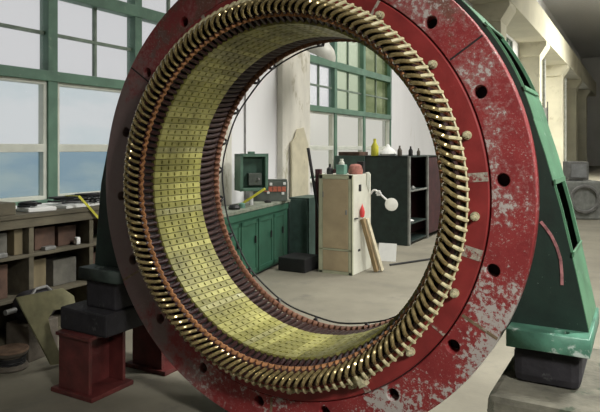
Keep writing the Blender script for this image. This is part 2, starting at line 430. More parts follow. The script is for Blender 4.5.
def is_win(x, y):
    th = math.degrees(math.atan2(y, x))
    return any(a < th < b for a, b in ((21.5, 36.5), (-9.3, 3.3), (52, 68), (112, 128), (143.5, 158.5), (176.7, 180), (-180, -170.7)))
b = MB(); n = len(outline)
def off(i, d):
    p, q = outline[i-1], outline[(i+1) % n]; t = Vector((q[0]-p[0], q[1]-p[1])).normalized()
    return (outline[i][0]+t.y*d, outline[i][1]-t.x*d)
o1 = [off(i, .004) for i in range(n)]; o0 = [off(i, -.006) for i in range(n)]
for i in range(n):
    j = (i+1) % n
    mx, my = (outline[i][0]+outline[j][0])/2, (outline[i][1]+outline[j][1])/2
    for k in range(3):
        if k == 1 and is_win(mx, my): continue
        for oo, mi_ in ((o1, 0), (o0, 1)):
            b.add([(oo[i][0], ysec[k], oo[i][1]), (oo[j][0], ysec[k], oo[j][1]), (oo[j][0], ysec[k+1], oo[j][1]), (oo[i][0], ysec[k+1], oo[i][1])], [(0,1,2,3)], mi_)
    # reveals of the openings
    if is_win(mx, my):
        for yy in (ysec[1], ysec[2]):
            b.add([(o1[i][0], yy, o1[i][1]), (o1[j][0], yy, o1[j][1]), (o0[j][0], yy, o0[j][1]), (o0[i][0], yy, o0[i][1])], [(0,1,2,3)])
    for yy in (ysec[0], ysec[3]):
        b.add([(o1[i][0], yy, o1[i][1]), (o1[j][0], yy, o1[j][1]), (o0[j][0], yy, o0[j][1]), (o0[i][0], yy, o0[i][1])], [(0,1,2,3)])
b.build('frame_shell', [M['shell'], M['coreback']], st, C0)
# pale rims framing the two openings on the near side
def rim(th0, th1):
    ids = [i for i in range(n) if th0 < math.degrees(math.atan2(outline[i][1], outline[i][0])) < th1]
    ob = MB()
    for yy, ww in ((ysec[1]-.006, .012), (ysec[2]+.015, .03)):
        for i, j in zip(ids, ids[1:]):
            p, q = off(i, .008), off(j, .008); ob.bar((p[0], yy, p[1]), (q[0], yy, q[1]), ww, .010)
    for i in (ids[0], ids[-1]):
        p = off(i, .012); ob.bar((p[0], ysec[1]-.03, p[1]), (p[0], ysec[2]+.03, p[1]), .03, .010, up=(p[0], 0, p[1]))
    return ob.build('opening_rim', M['shell'], st, C0)
rim(20.3, 37.7); rim(-10.4, 4.4)
MB().lathe([(1.40,.14), (1.66,.14), (1.66,.67), (1.40,.67)], 128, 0, Ry, True).build('core_back', M['coreback'], st, C0, smooth=True)
for sgn in (1, -1):
    x0, x1 = (1.61, 2.045) if sgn > 0 else (-2.07, -1.60)
    hole = circ(.045, 20, (x0+x1)/2+.07*sgn, .045)
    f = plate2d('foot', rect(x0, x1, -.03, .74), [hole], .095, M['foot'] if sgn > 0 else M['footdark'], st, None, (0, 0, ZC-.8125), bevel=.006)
    g = MB()
    for yy in (.18, .60):
        xs = (1.60, 1.98) if sgn > 0 else (-1.98, -1.60)
        vs = []
        for y_ in (yy, yy+.03): vs += [(sgn*1.62, y_, -.79), (sgn*2.0, y_, -.79), (sgn*1.80, y_, -.2), (sgn*1.70, y_, -.2)]
        g.add(vs, [(0,1,2,3), (7,6,5,4)]+[(i, (i+1) % 4, 4+(i+1) % 4, 4+i) for i in range(4)])
    g.build('foot_gusset', M['plate'], st, C0)
# scraped pink paint line on the dark green plate
pts = [(1.775,-.135), (1.80,-.165), (1.835,-.215), (1.865,-.28), (1.885,-.35), (1.892,-.43), (1.893,-.50)]
b = MB()
for p, q in zip(pts, pts[1:]): b.bar((p[0], .108, p[1]), (q[0], .108, q[1]), .016, .006, up=(0,1,0))
b.build('paint_scrape', M['specks'], st, C0)

# laminated core: olive blocks in rows, split by narrow gaps
NS = 144; YL = .585; NP = 7
b = MB(); da = 2*PI/NS
MB().lathe([(1.222,.0), (1.40,.0), (1.40,YL), (1.222,YL)], 144, 0, Ry, True).build('core_gaps', M['slot'], st, C0)
def cell(a0, a1, y0, y1, r, m):
    R = 1.24
    vs = []
    for y in (y0, y1):
        for (a, rr) in ((a0, r), (a1, r), (a1, R), (a0, R)): vs.append((rr*math.cos(a), y, rr*math.sin(a)))
    b.add(vs, [(0,1,5,4), (1,2,6,5), (3,0,4,7), (0,3,2,1), (4,5,6,7)], m)
pw = YL/NP
for k in range(NS):
    a = k*da; sh = (k % 2)*pw*.0
    rr = 1.2+random.uniform(0, .003)
    mi_ = random.choice((0,0,0,0,0,1,1,2))
    cell(a+da*.05, a+da*.22, 0, YL, rr, mi_); cell(a+da*.76, a+da*.93, 0, YL, rr, mi_)
    for j in range(NP):
        y0 = j*pw; y1 = y0+pw-(.019 if j < NP-1 else 0)
        cell(a+da*.22, a+da*.76, y0, y1, rr, mi_)
b.build('laminated_core', [M['core'], M['wedge'], M['core2']], st, C0)

# coils: golden nose at the front, cream tip, dark leg into the core, brown end at the rear
def pol(r, y, a): return (r*math.cos(a), y, r*math.sin(a))
NOSE = [(1.352,.0,-.020), (1.362,-.07,-.010), (1.362,-.125,.0), (1.350,-.175,.012), (1.325,-.208,.028), (1.294,-.203,.048), (1.274,-.168,.064), (1.266,-.125,.072)]
LEG = [(1.268,-.13,.071), (1.258,-.085,.080), (1.243,-.04,.085), (1.226,.012,.085)]
REAR = [(1.222,.575,.097), (1.223,.66,.095), (1.228,.74,.088), (1.238,.80,.08), (1.262,.845,.065), (1.31,.862,.04), (1.35,.85,.02), (1.37,.80,.0)]
def smoothpts(P, sub=3):
    o = []
    for i in range(len(P)-1):
        p0, p1, p2, p3 = P[max(i-1, 0)], P[i], P[i+1], P[min(i+2, len(P)-1)]
        for s in range(sub):
            t = s/sub
            o.append(tuple(.5*((2*b_)+(-a_+c_)*t+(2*a_-5*b_+4*c_-d_)*t*t+(-a_+3*b_-3*c_+d_)*t**3) for a_, b_, c_, d_ in zip(p0, p1, p2, p3)))
    return o+[P[-1]]
def coil_mb(rot=0.0):
    def path(P, s): return [pol(r, y, a+rot) for r, y, a in smoothpts(P, s)]
    n1 = MB().tube(path(NOSE, 3), .0135, 8)
    pt = path([(1.342,-.190,.016), (1.368,-.165,.008), (1.392,-.138,.0), (1.405,-.115,-.004)], 2)
    t1 = MB().tube(pt, [.009,.0105,.012,.0125,.013,.013,.010], 7)
    l1 = MB().tube(path(LEG, 3), .0175, 7)
    r1 = MB().tube(path(REAR, 2), .0205, 7)
    return n1, t1, l1, r1
def vis(a):
    v = Vector(pol(1.32, -.15, a))+Vector(C0); w = v-CAM
    return w.length + (100 if v.z-ZC > 1.27 else 0)
order = sorted(range(NS), key=lambda k: vis(k*da))
single = sorted(order[:100]); rest = order[100:]
n1, t1, l1, r1 = coil_mb()
base = [n1.build('coil', M['gold'], None, (0,0,0), smooth=True), t1.build('coil_tip', M['tip'], smooth=True),
        l1.build('coil_leg', M['maroon'], smooth=True), r1.build('coil_rear_end', M['rearmar'], smooth=True)]
first = True
for k in single:
    if first:
        c = base[0]; ch = base[1:]; first = False
    else:
        c = dup(base[0]); ch = [dup(o) for o in base[1:]]
    c.parent = st; c.location = C0; c.rotation_euler = (0, -k*da, 0)
    for o in ch: o.parent = c
restm = MB()
for k in rest:
    for i, m_ in enumerate(coil_mb(k*da)): restm.add(m_.v, m_.f, i)
o = restm.build('coil_group', [M['gold'], M['tip'], M['maroon'], M['rearmar']], st, C0, smooth=True); o['kind'] = 'stuff'
MB().lathe([(1.345,-.15), (1.352,-.15), (1.345,.0), (1.337,.0)], 144, 0, Ry, True).build('winding_backing', M['dark'], st, C0, smooth=True)  # dark backing sheets added behind the coils so the gaps look dark
MB().lathe([(1.268,-.11), (1.276,-.11), (1.262,.0), (1.252,.0)], 144, 0, Ry, True).build('leg_backing', M['dark'], st, C0, smooth=True)
MB().lathe([(1.248,.585), (1.256,.585), (1.262,.82), (1.254,.82)], 144, 0, Ry, True).build('rear_backing', M['dark'], st, C0, smooth=True)
MB().tube([pol(1.396, -.112, i*2*PI/160) for i in range(160)], .0075, 6, closed=True).build('tip_ring', M['tip'], st, C0, smooth=True)
# zigzag lashing ring, binding rings
zz = []
for k in range(NS*2):
    a = k*da/2; s = 1 if k % 2 else -1
    zz.append(pol(1.252+.003*s, -.098+.012*s, a))
MB().tube(zz, .017, 7, closed=True).build('lashing_ring', M['orange'], st, C0, smooth=True)
MB().tube([pol(1.345, -.135, i*2*PI/120) for i in range(120)], .018, 8, closed=True).build('support_ring', M['maroon'], st, C0, smooth=True)
zz = []
for k in range(NS*2):
    a = k*da/2; s = 1 if k % 2 else -1
    zz.append(pol(1.228+.004*s, .862+.012*s, a))
MB().tube(zz, .026, 7, closed=True).build('rear_binding_ring', M['brown'], st, C0, smooth=True)
# thin cable with bows along the rear rim
pts = []
for i in range(150):
    a = math.radians(95+i*2.05); w = .006*math.sin(i*.21)+.004*math.sin(i*.53)
    pts.append(pol(1.198+w, .925, a))
MB().tube(pts, .0075, 6).build('rim_cable', M['black'], st, C0, smooth=True)
for i, dg in enumerate((96, 121, 131, 148, 163, 176, 189, 206, 224, 243, 262, 285)):
    a = math.radians(dg); lp = []
    for q in range(17):
        t = q/16
        lp.append(pol(1.245-.048*math.sin(PI*t), .90+.02*math.sin(2*PI*t), a+.06*(t-.5)))
    MB().tube(lp, .012, 6).build('cable_bow', M['black'], st, C0, smooth=True)
b = MB()
# ================================================================== supports under the feet
FB = ZC-.8675                        # underside of the feet
def block(x0, x1, y0, y1, z0, z1, name, m, label, cat, bev=.03, group=None):
    o = MB().box(-(x1-x0)/2, (x1-x0)/2, -(y1-y0)/2, (y1-y0)/2, 0, z1-z0).build(name, m, None, ((x0+x1)/2, (y0+y1)/2, z0), bevel=bev)
    return tag(o, label, cat, group)
block(1.63, 2.0, .03, .68, ZC-1.085, FB, 'support_block', M['timber'], 'black support block under the green foot on the right, on the mossy concrete pier', 'support block', .05)
b = MB(); zt = ZC-1.086
vs = [(1.50,-.30,0), (2.30,-.30,0), (2.30,1.05,0), (1.50,1.05,0), (1.55,-.20,zt-.02), (2.18,-.20,zt-.02), (2.18,.95,zt), (1.55,.95,zt)]
vs = [(x-1.9, y-.37, z) for x, y, z in [(1.50,-.30,0), (2.30,-.30,0), (2.30,1.05,0), (1.50,1.05,0), (1.54,-.24,zt), (2.18,-.24,zt), (2.18,.95,zt), (1.54,.95,zt)]]
b.add(vs, [(0,3,2,1),(4,5,6,7),(0,1,5,4),(1,2,6,5),(2,3,7,6),(3,0,4,7)])
tag(b.build('concrete_pier', M['concrete'], None, (1.9, .37, 0), bevel=.04), 'mossy grey concrete pier under the black support block at lower right', 'pier')
# left: red stands carry a black beam, the black block and the foot
SH = .535
def make_stand(loc, label):
    t = thing('steel_stand', label, 'stand', loc, 0, 'red stands under the left foot')
    MB().box(-.26, .26, -.24, .24, 0, .04).build('base_plate', M['stand'], t, bevel=.006)
    MB().box(-.19, .19, -.21, -.175, .04, SH-.03).build('flange_plate', M['stand'], t, bevel=.004)
    MB().box(-.19, .19, .175, .21, .04, SH-.03).build('flange_plate', M['stand'], t, bevel=.004)
    MB().box(-.015, .015, -.175, .175, .04, SH-.03).build('web_plate', M['stand'], t)
    MB().box(-.21, .21, -.23, .23, SH-.03, SH).build('top_plate', M['stand'], t, bevel=.004)
make_stand((-1.98, .04, 0), 'dark red steel stand under the left foot, the front one of two')
make_stand((-1.86, .80, 0), 'dark red steel stand farther back, half hidden behind the edge of the big ring')
block(-2.22, -1.64, -.12, 1.02, SH, SH+.20, 'support_beam', M['timber'], 'dark oily beam lying across the red stands at lower left', 'beam', .02)
block(-2.02, -1.66, .0, .70, SH+.201, FB, 'support_block', M['timber'], 'black support block under the left foot, on the dark beam', 'support block', .02)

# ================================================================== LEFT: shelving and clutter
SX = -3.42                               # front of the rack
rk = thing('shelving_rack', 'old dark wooden rack of open pigeonholes under the left window', 'rack', (SX-.3, .9, 0))
def rb(x0, x1, y0, y1, z0, z1, name, m=M['wood'], bev=.006):
    return MB().box(x0-(SX-.3), x1-(SX-.3), y0-.9, y1-.9, z0, z1).build(name, m, rk, bevel=bev)
YS = [-.95, -.25, .47, 1.28, 2.10, 2.95]
rb(SX-.62, SX+.03, YS[0]-.05, YS[-1]+.05, 1.40, 1.445, 'top_board')
for z in (.10, .53, .975): rb(SX-.6, SX+.01, YS[0], YS[-1], z, z+.035, 'shelf_board')
for y in YS: rb(SX-.6, SX, y-.03, y+.03, 0, 1.40, 'upright')
rb(SX-.62, SX-.595, YS[0], YS[-1], 0, 1.40, 'back_board', M['rust'])
rb(SX-.02, SX+.015, YS[0]-.05, YS[-1]+.05, 1.30, 1.40, 'top_rail')
def item(name, x0, x1, y0, y1, z0, z1, m, label, cat, bev=.01, group=None, rz=0):
    o = MB().box(-(x1-x0)/2, (x1-x0)/2, -(y1-y0)/2, (y1-y0)/2, 0, z1-z0).build(name, m, None, ((x0+x1)/2, (y0+y1)/2, z0), bevel=bev, rot=(0,0,rz) if rz else None)
    return tag(o, label, cat, group)
zs = 1.011
item('carton', SX-.42, SX-.08, -.16, .24, zs, zs+.25, M['greybox'], 'dusty grey carton in the upper left pigeonhole of the old rack', 'carton')
item('board', SX-.30, SX-.06, .50, .53, zs, zs+.27, M['wood2'], 'thin pale board standing at the left end of the upper middle pigeonhole', 'board')
item('board', SX-.28, SX-.05, .30, .40, zs, zs+.28, M['wood2'], 'thick pale board standing at the right end of the carton pigeonhole', 'board')
item('board', SX-.45, SX-.12, .60, .86, zs, zs+.25, M['rust'], 'rust brown board block in the upper middle pigeonhole, left of its neighbour', 'board')
item('board', SX-.40, SX-.14, .92, 1.17, zs, zs+.23, M['rust'], 'rust brown board block in the upper middle pigeonhole, right of its neighbour', 'board')
item('metal_scrap', SX-.07, SX-.01, .05, .20, zs, zs+.05, M['grey'], 'small pale metal scrap in front of the grey carton on the rack', 'scrap')
item('metal_scrap', SX-.10, SX-.02, .66, .80, zs, zs+.04, M['grey'], 'small grey scrap in front of the brown boards on the rack', 'scrap')
item('knob', SX-.10, SX-.04, 1.10, 1.16, zs, zs+.09, M['white'], 'little white knob at the right end of the middle pigeonhole', 'knob', .02)
z2 = .566
item('panel', SX-.36, SX-.10, -.18, .26, z2, z2+.36, M['rust'], 'rusty brown panel standing in the lower left pigeonhole of the rack', 'panel')
item('panel', SX-.34, SX-.14, .54, .76, z2, z2+.34, M['wood2'], 'pale wooden panel standing in the lower middle pigeonhole', 'panel')
item('panel', SX-.38, SX-.12, .84, 1.16, z2, z2+.30, M['greybox'], 'grey dusty panel at the right of the lower middle pigeonhole', 'panel')
item('panel', SX-.38, SX-.12, 1.40, 1.9, z2, z2+.30, M['rust'], 'brown panel in the pigeonhole behind the black foot block', 'panel')
# on the rack top
zt = 1.446
tb = item('wooden_crate', SX-.50, SX-.02, -.60, .30, zt, zt+.13, M['wood'], 'long dark wooden crate lid at the left end of the rack top', 'crate')
item('whiteboard', SX-.50, SX-.10, .95, 1.95, zt, zt+.035, M['paper'], 'flat white board lying on the rack top below the window', 'board', .004, rz=.08)
item('white_tray', SX-.34, SX-.05, .52, .84, zt, zt+.045, M['paper'], 'small white tray beside the crate on the rack top', 'tray', .01, rz=-.2)
b = MB(); rnd = random.Random(11)
for k in range(9):
    c = [(rnd.uniform(-.2,.2), rnd.uniform(-.5,.5), .02+k*.009) for _ in range(5)]
    b.tube(smoothpts(c, 6), .012, 6)
o = b.build('cable_tangle', M['black'], None, (SX-.24, 1.45, zt+.035), smooth=True); tag(o, 'tangle of black cables and straps on top of the white board under the window', 'cables')
b = MB()
for k in range(4):
    c = [(rnd.uniform(-.12,.12), rnd.uniform(-.12,.12), .014+k*.012) for _ in range(4)]
    b.tube(smoothpts(c, 6), .012, 6)
o = b.build('cable_tangle', M['black'], None, (SX-.22, .60, zt+.045), smooth=True); tag(o, 'small heap of black cable on the white tray near the crate', 'cables')
b = MB(); b.bar((-.20,-.06,.09), (-.02,-.02,.09), .03, .006); b.bar((-.02,-.02,.09), (.004,.08,-.02), .03, .006, up=(1,0,0)); b.bar((.004,.08,-.02), (.004,.30,-.24), .028, .006, up=(1,0,0))
o = b.build('yellow_strip', M['yellow'], None, (SX+.036, 1.10, 1.50)); tag(o, 'narrow yellow strip hanging down over the rack front next to the ring', 'strip')

# olive sheet with a notch, leaning on the rack
sheet = [(-.42,0), (-.30,0), (-.12,.10), (-.02,.30), (.04,.42), (.12,.44), (.17,.36), (.17,.16), (.22,.06), (.36,.10), (.42,.22), (.40,.52), (.30,.66), (-.30,.56), (-.50,.46)]
sheet = [(-.58,.62), (-.22,.02), (-.10,-.02), (.10,.02), (.02,.10), (-.02,.26), (.0,.42), (.07,.47), (.15,.42), (.19,.28), (.26,.20), (.38,.26), (.46,.40), (.44,.66), (.34,.80)]
sheet = [(y_-.2, z_-.07) for y_, z_ in [(-.142,.814),(.373,.798),(.496,.692),(.509,.556),(.397,.55),(.325,.597),(.243,.605),(.174,.542),(.185,.412),(.254,.196),(.266,.073),(.151,.098)]]
o = plate2d('core_segment_sheet', sheet, [], .02, M['olive'], None, YZ, (-2.69, .2, .012))
o.rotation_euler = (0, -.16, 0); tag(o, 'olive sheet metal piece with a U-shaped notch leaning in front of the rack', 'sheet metal')
# wire drum
t = thing('wire_drum', 'squat dark drum with a worn brown round top on the floor at lower left', 'drum', (-3.05, -.02, 0))
t.scale = (.72, .72, .72)
MB().lathe([(.20,0),(.22,.02),(.20,.06),(.15,.09),(.15,.17),(.20,.20),(.21,.24)], 32).build('drum_body', M['drum'], t, smooth=True)
MB().lathe([(.215,.24),(.22,.25),(.215,.27),(.05,.265),(0,.265)], 32).build('drum_top', M['drumtop'], t, smooth=True)
b = MB()
b.tube([(.17*math.cos(q*.5), .17*math.sin(q*.5), .06+q*.0018) for q in range(60)], .016, 6)
b.build('wire_turns', M['black'], t, smooth=True)
# black motor body with a pipe flange at far lower left
t = thing('old_motor', 'small black motor with a pale handle behind the drum at the far left', 'motor', (-3.20, .33, 0), .1)
T = Matrix.Translation((0,-.15,.52)) @ Matrix.Rotation(-PI/2, 4, 'X')
MB().lathe([(.05,-.05),(.13,0),(.16,.05),(.16,.32),(.12,.38),(0,.38)], 24, 0, T).build('motor_housing', M['timber'], t, smooth=True)
MB().box(-.16,.16,-.2,.18,0,.37).build('motor_base', M['drum'], t, bevel=.01)
MB().cyl((0,-.34,.52),(0,-.22,.52),.028,12).build('shaft', M['grey'], t, smooth=True)
b = MB(); b.tube([(.08,-.10,.64),(.08,-.04,.70),(.08,.10,.70),(.08,.16,.64)], .016, 8); b.build('lifting_handle', M['grey'], t, smooth=True)

# ================================================================== MIDDLE: bench, boxes, cabinets
bn = thing('bench_cabinet', 'long green bench cabinet with panelled doors behind the opening of the ring', 'bench', (-3.36, 4.9, 0), math.radians(10))
BH = 1.17
def part(parent, name, m, *bx, bev=.006):
    b = MB()
    for q in bx: b.box(*q)
    return b.build(name, m, parent, bevel=bev)
part(bn, 'carcass', M['bench'], (-.55, 0, -1.6, 1.27, .05, BH-.05))
part(bn, 'bench_top', M['benchtop'], (-.58, .03, -1.63, 1.29, BH-.05, BH))
ys = [-1.58, -.9, -.22, .46, 1.02]
for y0, y1 in zip(ys, ys[1:]):
    d = part(bn, 'door', M['bench'], (0, .012, y0+.02, y1-.02, .09, BH-.20), (.010,.024, y0+.02, y0+.09, .09, BH-.20), (.010,.024, y1-.09, y1-.02, .09, BH-.20), (.010,.024, y0+.02, y1-.02, .09, .16), (.010,.024, y0+.02, y1-.02, BH-.27, BH-.20))
    MB().box(.024, .045, y1-.15, y1-.12, .58, .70).build('door_handle', M['black'], d)
part(bn, 'apron_rail', M['bench'], (0, .02, -1.6, 1.25, BH-.17, BH-.06))
part(bn, 'end_post', M['dcab'], (0, .03, 1.20, 1.275, .0, BH-.05))
part(bn, 'plinth', M['black'], (-.5, -.04, -1.55, 1.25, 0, .05))
def bw(x, y):                             # bench local to world
    a = math.radians(10); return (-3.36+x*math.cos(a)-y*math.sin(a), 4.9+x*math.sin(a)+y*math.cos(a))
# green switch box on a post
p = bw(-.20, -.02)
t = thing('switch_box', 'green metal switch box with an open recessed front, on a white post over the bench', 'switch box', (p[0], p[1], BH), math.radians(54))
MB().cyl((0,.0,0), (0,0,.27), .035, 12).build('post', M['white'], t)
part(t, 'box_body', M['boxgreen'], (-.25,.25,-.16,-.10+.26,.25,.30), (-.25,.25,-.16,.16,.83,.88), (-.25,-.20,-.16,.16,.25,.88), (.20,.25,-.16,.16,.25,.88), (-.25,.25,.12,.16,.25,.88))
part(t, 'recess_panel', M['boxdark'], (-.2,.2,.0,.12,.30,.83))
part(t, 'switch_unit', M['tool'], (-.08,.16,-.10,0,.34,.55), bev=.01)
MB().cyl((.09,-.15,.45), (.09,-.10,.45), .018, 10).build('switch_handle', M['grey'], t)
part(t, 'top_lug', M['boxgreen'], (-.05,.05,-.05,.05,.88,.92))
c = MB().tube([(WA+.02, 5.42, 0), (WA+.02, 5.42, 3.2), (WA+.02, 5.42, 13)], .014, 8).build('conduit', M['grey']); tag(c, 'thin dark conduit running up the white wall above the green switch box', 'conduit')
p = bw(-.06, -.34)
b = MB(); b.box(-.25,.25,-.035,.035,-.02,.02)
o = b.build('yellow_bar', M['yellow'], None, (p[0], p[1]+.05, BH+.165), bevel=.006); o.rotation_euler = (0, -.58, math.radians(30)); tag(o, 'yellow bar propped at a slant against the post of the switch box', 'bar')
p = bw(-.14, -.80)
o = MB().lathe([(.09,0),(.10,.03),(.07,.07),(.03,.08),(.0,.08)], 16).build('oil_pan', M['black'], None, (p[0], p[1], BH)); tag(o, 'small black oily dish on the left of the bench top', 'dish')
p = bw(-.12, -.56)
o = MB().lathe([(.05,0),(.055,.02),(.05,.07),(.02,.09),(0,.09)], 14).build('tin', M['tealcan'], None, (p[0], p[1], BH), smooth=True); tag(o, 'little bluish tin on the bench between the dish and the post', 'tin')
p = bw(-.22, .84)
t = thing('tool_case', 'dark green case with an orange red strip on the right end of the bench', 'case', (p[0], p[1], BH), math.radians(34))
vs = []
b = MB(); b.add([(-.33,-.13,0),(.33,-.13,0),(.33,.13,0),(-.33,.13,0),(-.27,-.11,.37),(.33,-.11,.37),(.33,.11,.37),(-.27,.11,.37)], [(0,3,2,1),(4,5,6,7),(0,1,5,4),(1,2,6,5),(2,3,7,6),(3,0,4,7)])
b.build('case_body', M['tool'], t, bevel=.01)
b = MB()
for k in range(5): b.box(-.10+k*.082, -.03+k*.082, -.140, -.12, .18, .27)
b.build('orange_strip', M['redlab'], t)
for x, z in ((-.05,.14), (.22,.12), (.25,.30), (.0,.29)): part(t, 'white_mark', M['paper'], (x, x+.05, -.139, -.12, z, z+.05))
part(t, 'case_lid', M['tool'], (-.26,.32,-.10,.10,.37,.40))
p = bw(-.10, .48)
o = MB().lathe([(.06,0),(.07,.03),(.03,.05),(0,.05)], 14).build('rag_wad', M['black'], None, (p[0], p[1], BH), smooth=True); tag(o, 'black wad in front of the dark case on the bench', 'rag')

# dark green side locker right of the bench, beige board, dark red posts
t = thing('side_locker', 'dark grey green locker in the corner right of the bench', 'locker', (-3.55, 6.75, 0))
part(t, 'body', M['teal'], (-.2,.25,-.3,.45,.0,1.18)); part(t, 'door', M['teal'], (-.17,.22,-.325,-.30,.06,1.14))
o = plate2d('leaning_board', [(-.34,0), (.34,0), (.34,2.22), (.14,2.58), (-.10,2.54), (-.20,2.35), (-.34,2.28)], [], .04, M['pil2'], None, YZ, (-3.90, 7.13, 0))
tag(o, 'tall cream board with a chipped top corner standing against the white pillar', 'board')
o = tag(item('black_box', -3.26, -2.72, 5.25, 5.80, 0, .24, M['black'], 'low black box on the floor between the green bench and the beige cabinet', 'box', .02), 'low black box on the floor between the green bench and the beige cabinet', 'box')
t = thing('rack_frame', 'dark red upright frame standing behind the beige cabinet', 'frame', (-2.82, 6.35, 0))
for x, y in ((-.22,0), (.10,.1)): part(t, 'post', M['dred'], (x-.05,x+.05,y-.05,y+.05,0,1.75))
part(t, 'cross_bar', M['dred'], (-.25,.15,-.03,.03,1.50,1.56)); part(t, 'cross_bar', M['dred'], (-.25,.15,-.03,.03,.35,.41))
b = MB(); b.bar((-.10,-.1,.55), (-.42,-.05,2.15), .05, .04); b.build('brace', M['black'], t)

# the beige control cabinet
CX0, CX1, CY0, CY1, CH = -2.57, -1.94, 5.48, 6.28, 1.69
t = thing('control_cabinet', 'old pale green and beige metal cabinet standing alone on the concrete floor', 'cabinet', ((CX0+CX1)/2, (CY0+CY1)/2, 0))
w, dp = (CX1-CX0)/2, (CY1-CY0)/2
part(t, 'body', M['cabs'], (-w,w,-dp+.02,dp,0,CH))
part(t, 'front_frame', M['cabf'], (-w,-w+.07,-dp,-dp+.02,0,CH), (w-.07,w,-dp,-dp+.02,0,CH), (-w,w,-dp,-dp+.02,CH-.07,CH), (-w,w,-dp,-dp+.02,0,.05), (-w,w,-dp,-dp+.02,.40,.43))
d = part(t, 'door', M['beige'], (-w+.075,w-.075,-dp-.004,-dp+.02,.435,CH-.075))
part(d, 'door_latch', M['grey'], (w-.12,w-.09,-dp-.02,-dp,1.02,1.10)); part(d, 'hinge', M['grey'], (-w+.07,-w+.09,-dp-.012,-dp,1.3,1.4))
part(t, 'kick_panel', M['beige'], (-w+.075,w-.075,-dp-.002,-dp+.02,.055,.395))
part(t, 'side_vent', M['black'], (w-.005,w+.004,-.13,-.02,1.40,1.52))
part(t, 'side_latch', M['black'], (w-.005,w+.03,-.32,-.20,.94,.96))
part(t, 'side_slot', M['black'], (w-.005,w+.004,-.16,-.06,.37,.41))
part(t, 'corner_strip', M['cabf'], (w-.02,w+.003,-dp,-dp+.05,0,CH))
c = MB(); rnd = random.Random(5)
for k in range(3):
    c.tube(smoothpts([(-1.955, 6.08+.04*k, CH+.014), (-1.93, 6.08+.05*k, CH+.014), (-1.922, 6.08+.05*k, CH-.08), (-1.922, 6.06+.05*k, CH-.20-.06*k)], 5), .012, 6)
o = c.build('draped_cable', M['cream'], smooth=True); tag(o, 'pale cords draped over the back corner of the beige cabinet', 'cord')
# items on the cabinet
t = thing('oil_can', 'teal oil can with a pale cap on top of the beige cabinet', 'can', (-2.26, 5.74, CH+.001))
part(t, 'can_body', M['tealcan'], (-.08,.08,-.065,.065,0,.17), bev=.015)
MB().lathe([(.05,.17),(.05,.21),(.03,.23),(.03,.27),(0,.27)], 12).build('can_cap', M['cream'], t, smooth=True)
o = MB().lathe([(.05,0),(.06,.03),(.055,.10),(.02,.13),(.02,.18),(0,.18)], 14).build('jar', M['black'], None, (-2.48, 5.72, CH), smooth=True); tag(o, 'dark jar at the left edge of the beige cabinet top', 'jar')
o = MB().lathe([(.04,0),(.045,.10),(.02,.14),(.02,.2),(0,.2)], 14).build('bottle', M['drum'], None, (-2.385, 5.88, CH), smooth=True); tag(o, 'slim dark bottle between the jar and the teal can', 'bottle')
b = MB(); b.lathe([(.0,0),(.12,0),(.13,.06),(.11,.14),(.08,.17),(0,.18)], 20)
o = b.build('cloth_bundle', M['pinkcloth'], None, (-2.09, 5.95, CH+.001), smooth=True); tag(o, 'faded red cloth bundle right of the teal can on the cabinet', 'cloth')
o = item('black_case', -2.16, -2.04, 6.16, 6.27, CH, CH+.22, M['black'], 'small black case on the rear right corner of the beige cabinet', 'case')
# work lamp on the cabinet side
t = thing('work_lamp', 'white round-headed work lamp on a jointed arm beside the beige cabinet', 'lamp', (-1.937, 6.2, 0))
b = MB(); b.tube(smoothpts([(.018,.02,1.33), (.08,.02,1.40), (.16,.03,1.37), (.24,.05,1.29), (.32,.07,1.22)], 4), .018, 8); b.build('lamp_arm', M['white'], t, smooth=True)
b = MB()
for q in range(3): b.box(-.05,.05,-.02,.02,-.015,.015,0, Matrix.Translation((.17,.02,1.35)) @ Matrix.Rotation(q*1.05,4,'Y'))
b.build('arm_joint', M['white'], t, bevel=.006)
T = Matrix.Translation((.39,.06,1.15)) @ Matrix.Rotation(.5,4,'Z') @ Matrix.Rotation(1.35,4,'X')
MB().lathe([(.02,-.06),(.06,-.05),(.105,.0),(.115,.05),(.10,.055),(0,.06)], 24, 0, T).build('lamp_head', M['lampw'], t, smooth=True)
# plank with red bag, leaning on the cabinet side
t = thing('leaning_plank', 'weathered plank leaning against the white side of the beige cabinet', 'plank', (-1.72, 5.98, 0))
b = MB(); b.bar((.02,.0,.02), (-.17,-.17,.93), .10, .07, up=(1,0,0)); b.build('plank_face', M['plank'], t, bevel=.006)
b = MB(); b.bar((.09,.07,.02), (-.12,-.10,.93), .09, .035, up=(1,0,0)); b.build('plank_edge', M['plank2'], t, bevel=.004)
b = MB(); b.lathe([(0,0),(.035,.02),(.045,.10),(.03,.17),(.012,.21),(.0,.25)], 12)
o = b.build('red_bag', M['redtag'], None, (-1.895, 5.80, .945), smooth=True); tag(o, 'small red plastic bag on the upper end of the leaning plank', 'bag')
b = MB(); b.box(-.17,.17,-.008,.008,0,.34)
o = b.build('white_sheet', M['paper'], None, (-1.92, 7.0, 0.0)); o.rotation_euler = (-.3, 0, .15); tag(o, 'white square sheet propped up on the floor behind the plank', 'sheet')
b = MB(); b.tube(smoothpts([(-1.70,6.6,.02), (-1.4,7.2,.02), (-1.1,7.9,.02), (-1.2,8.6,.02), (-.7,9.4,.02), (-.2,9.2,.02)], 6), .018, 6)
o = b.build('floor_cable', M['black'], None, smooth=True); tag(o, 'dark cable lying on the floor in front of the shelf cabinet', 'cable')

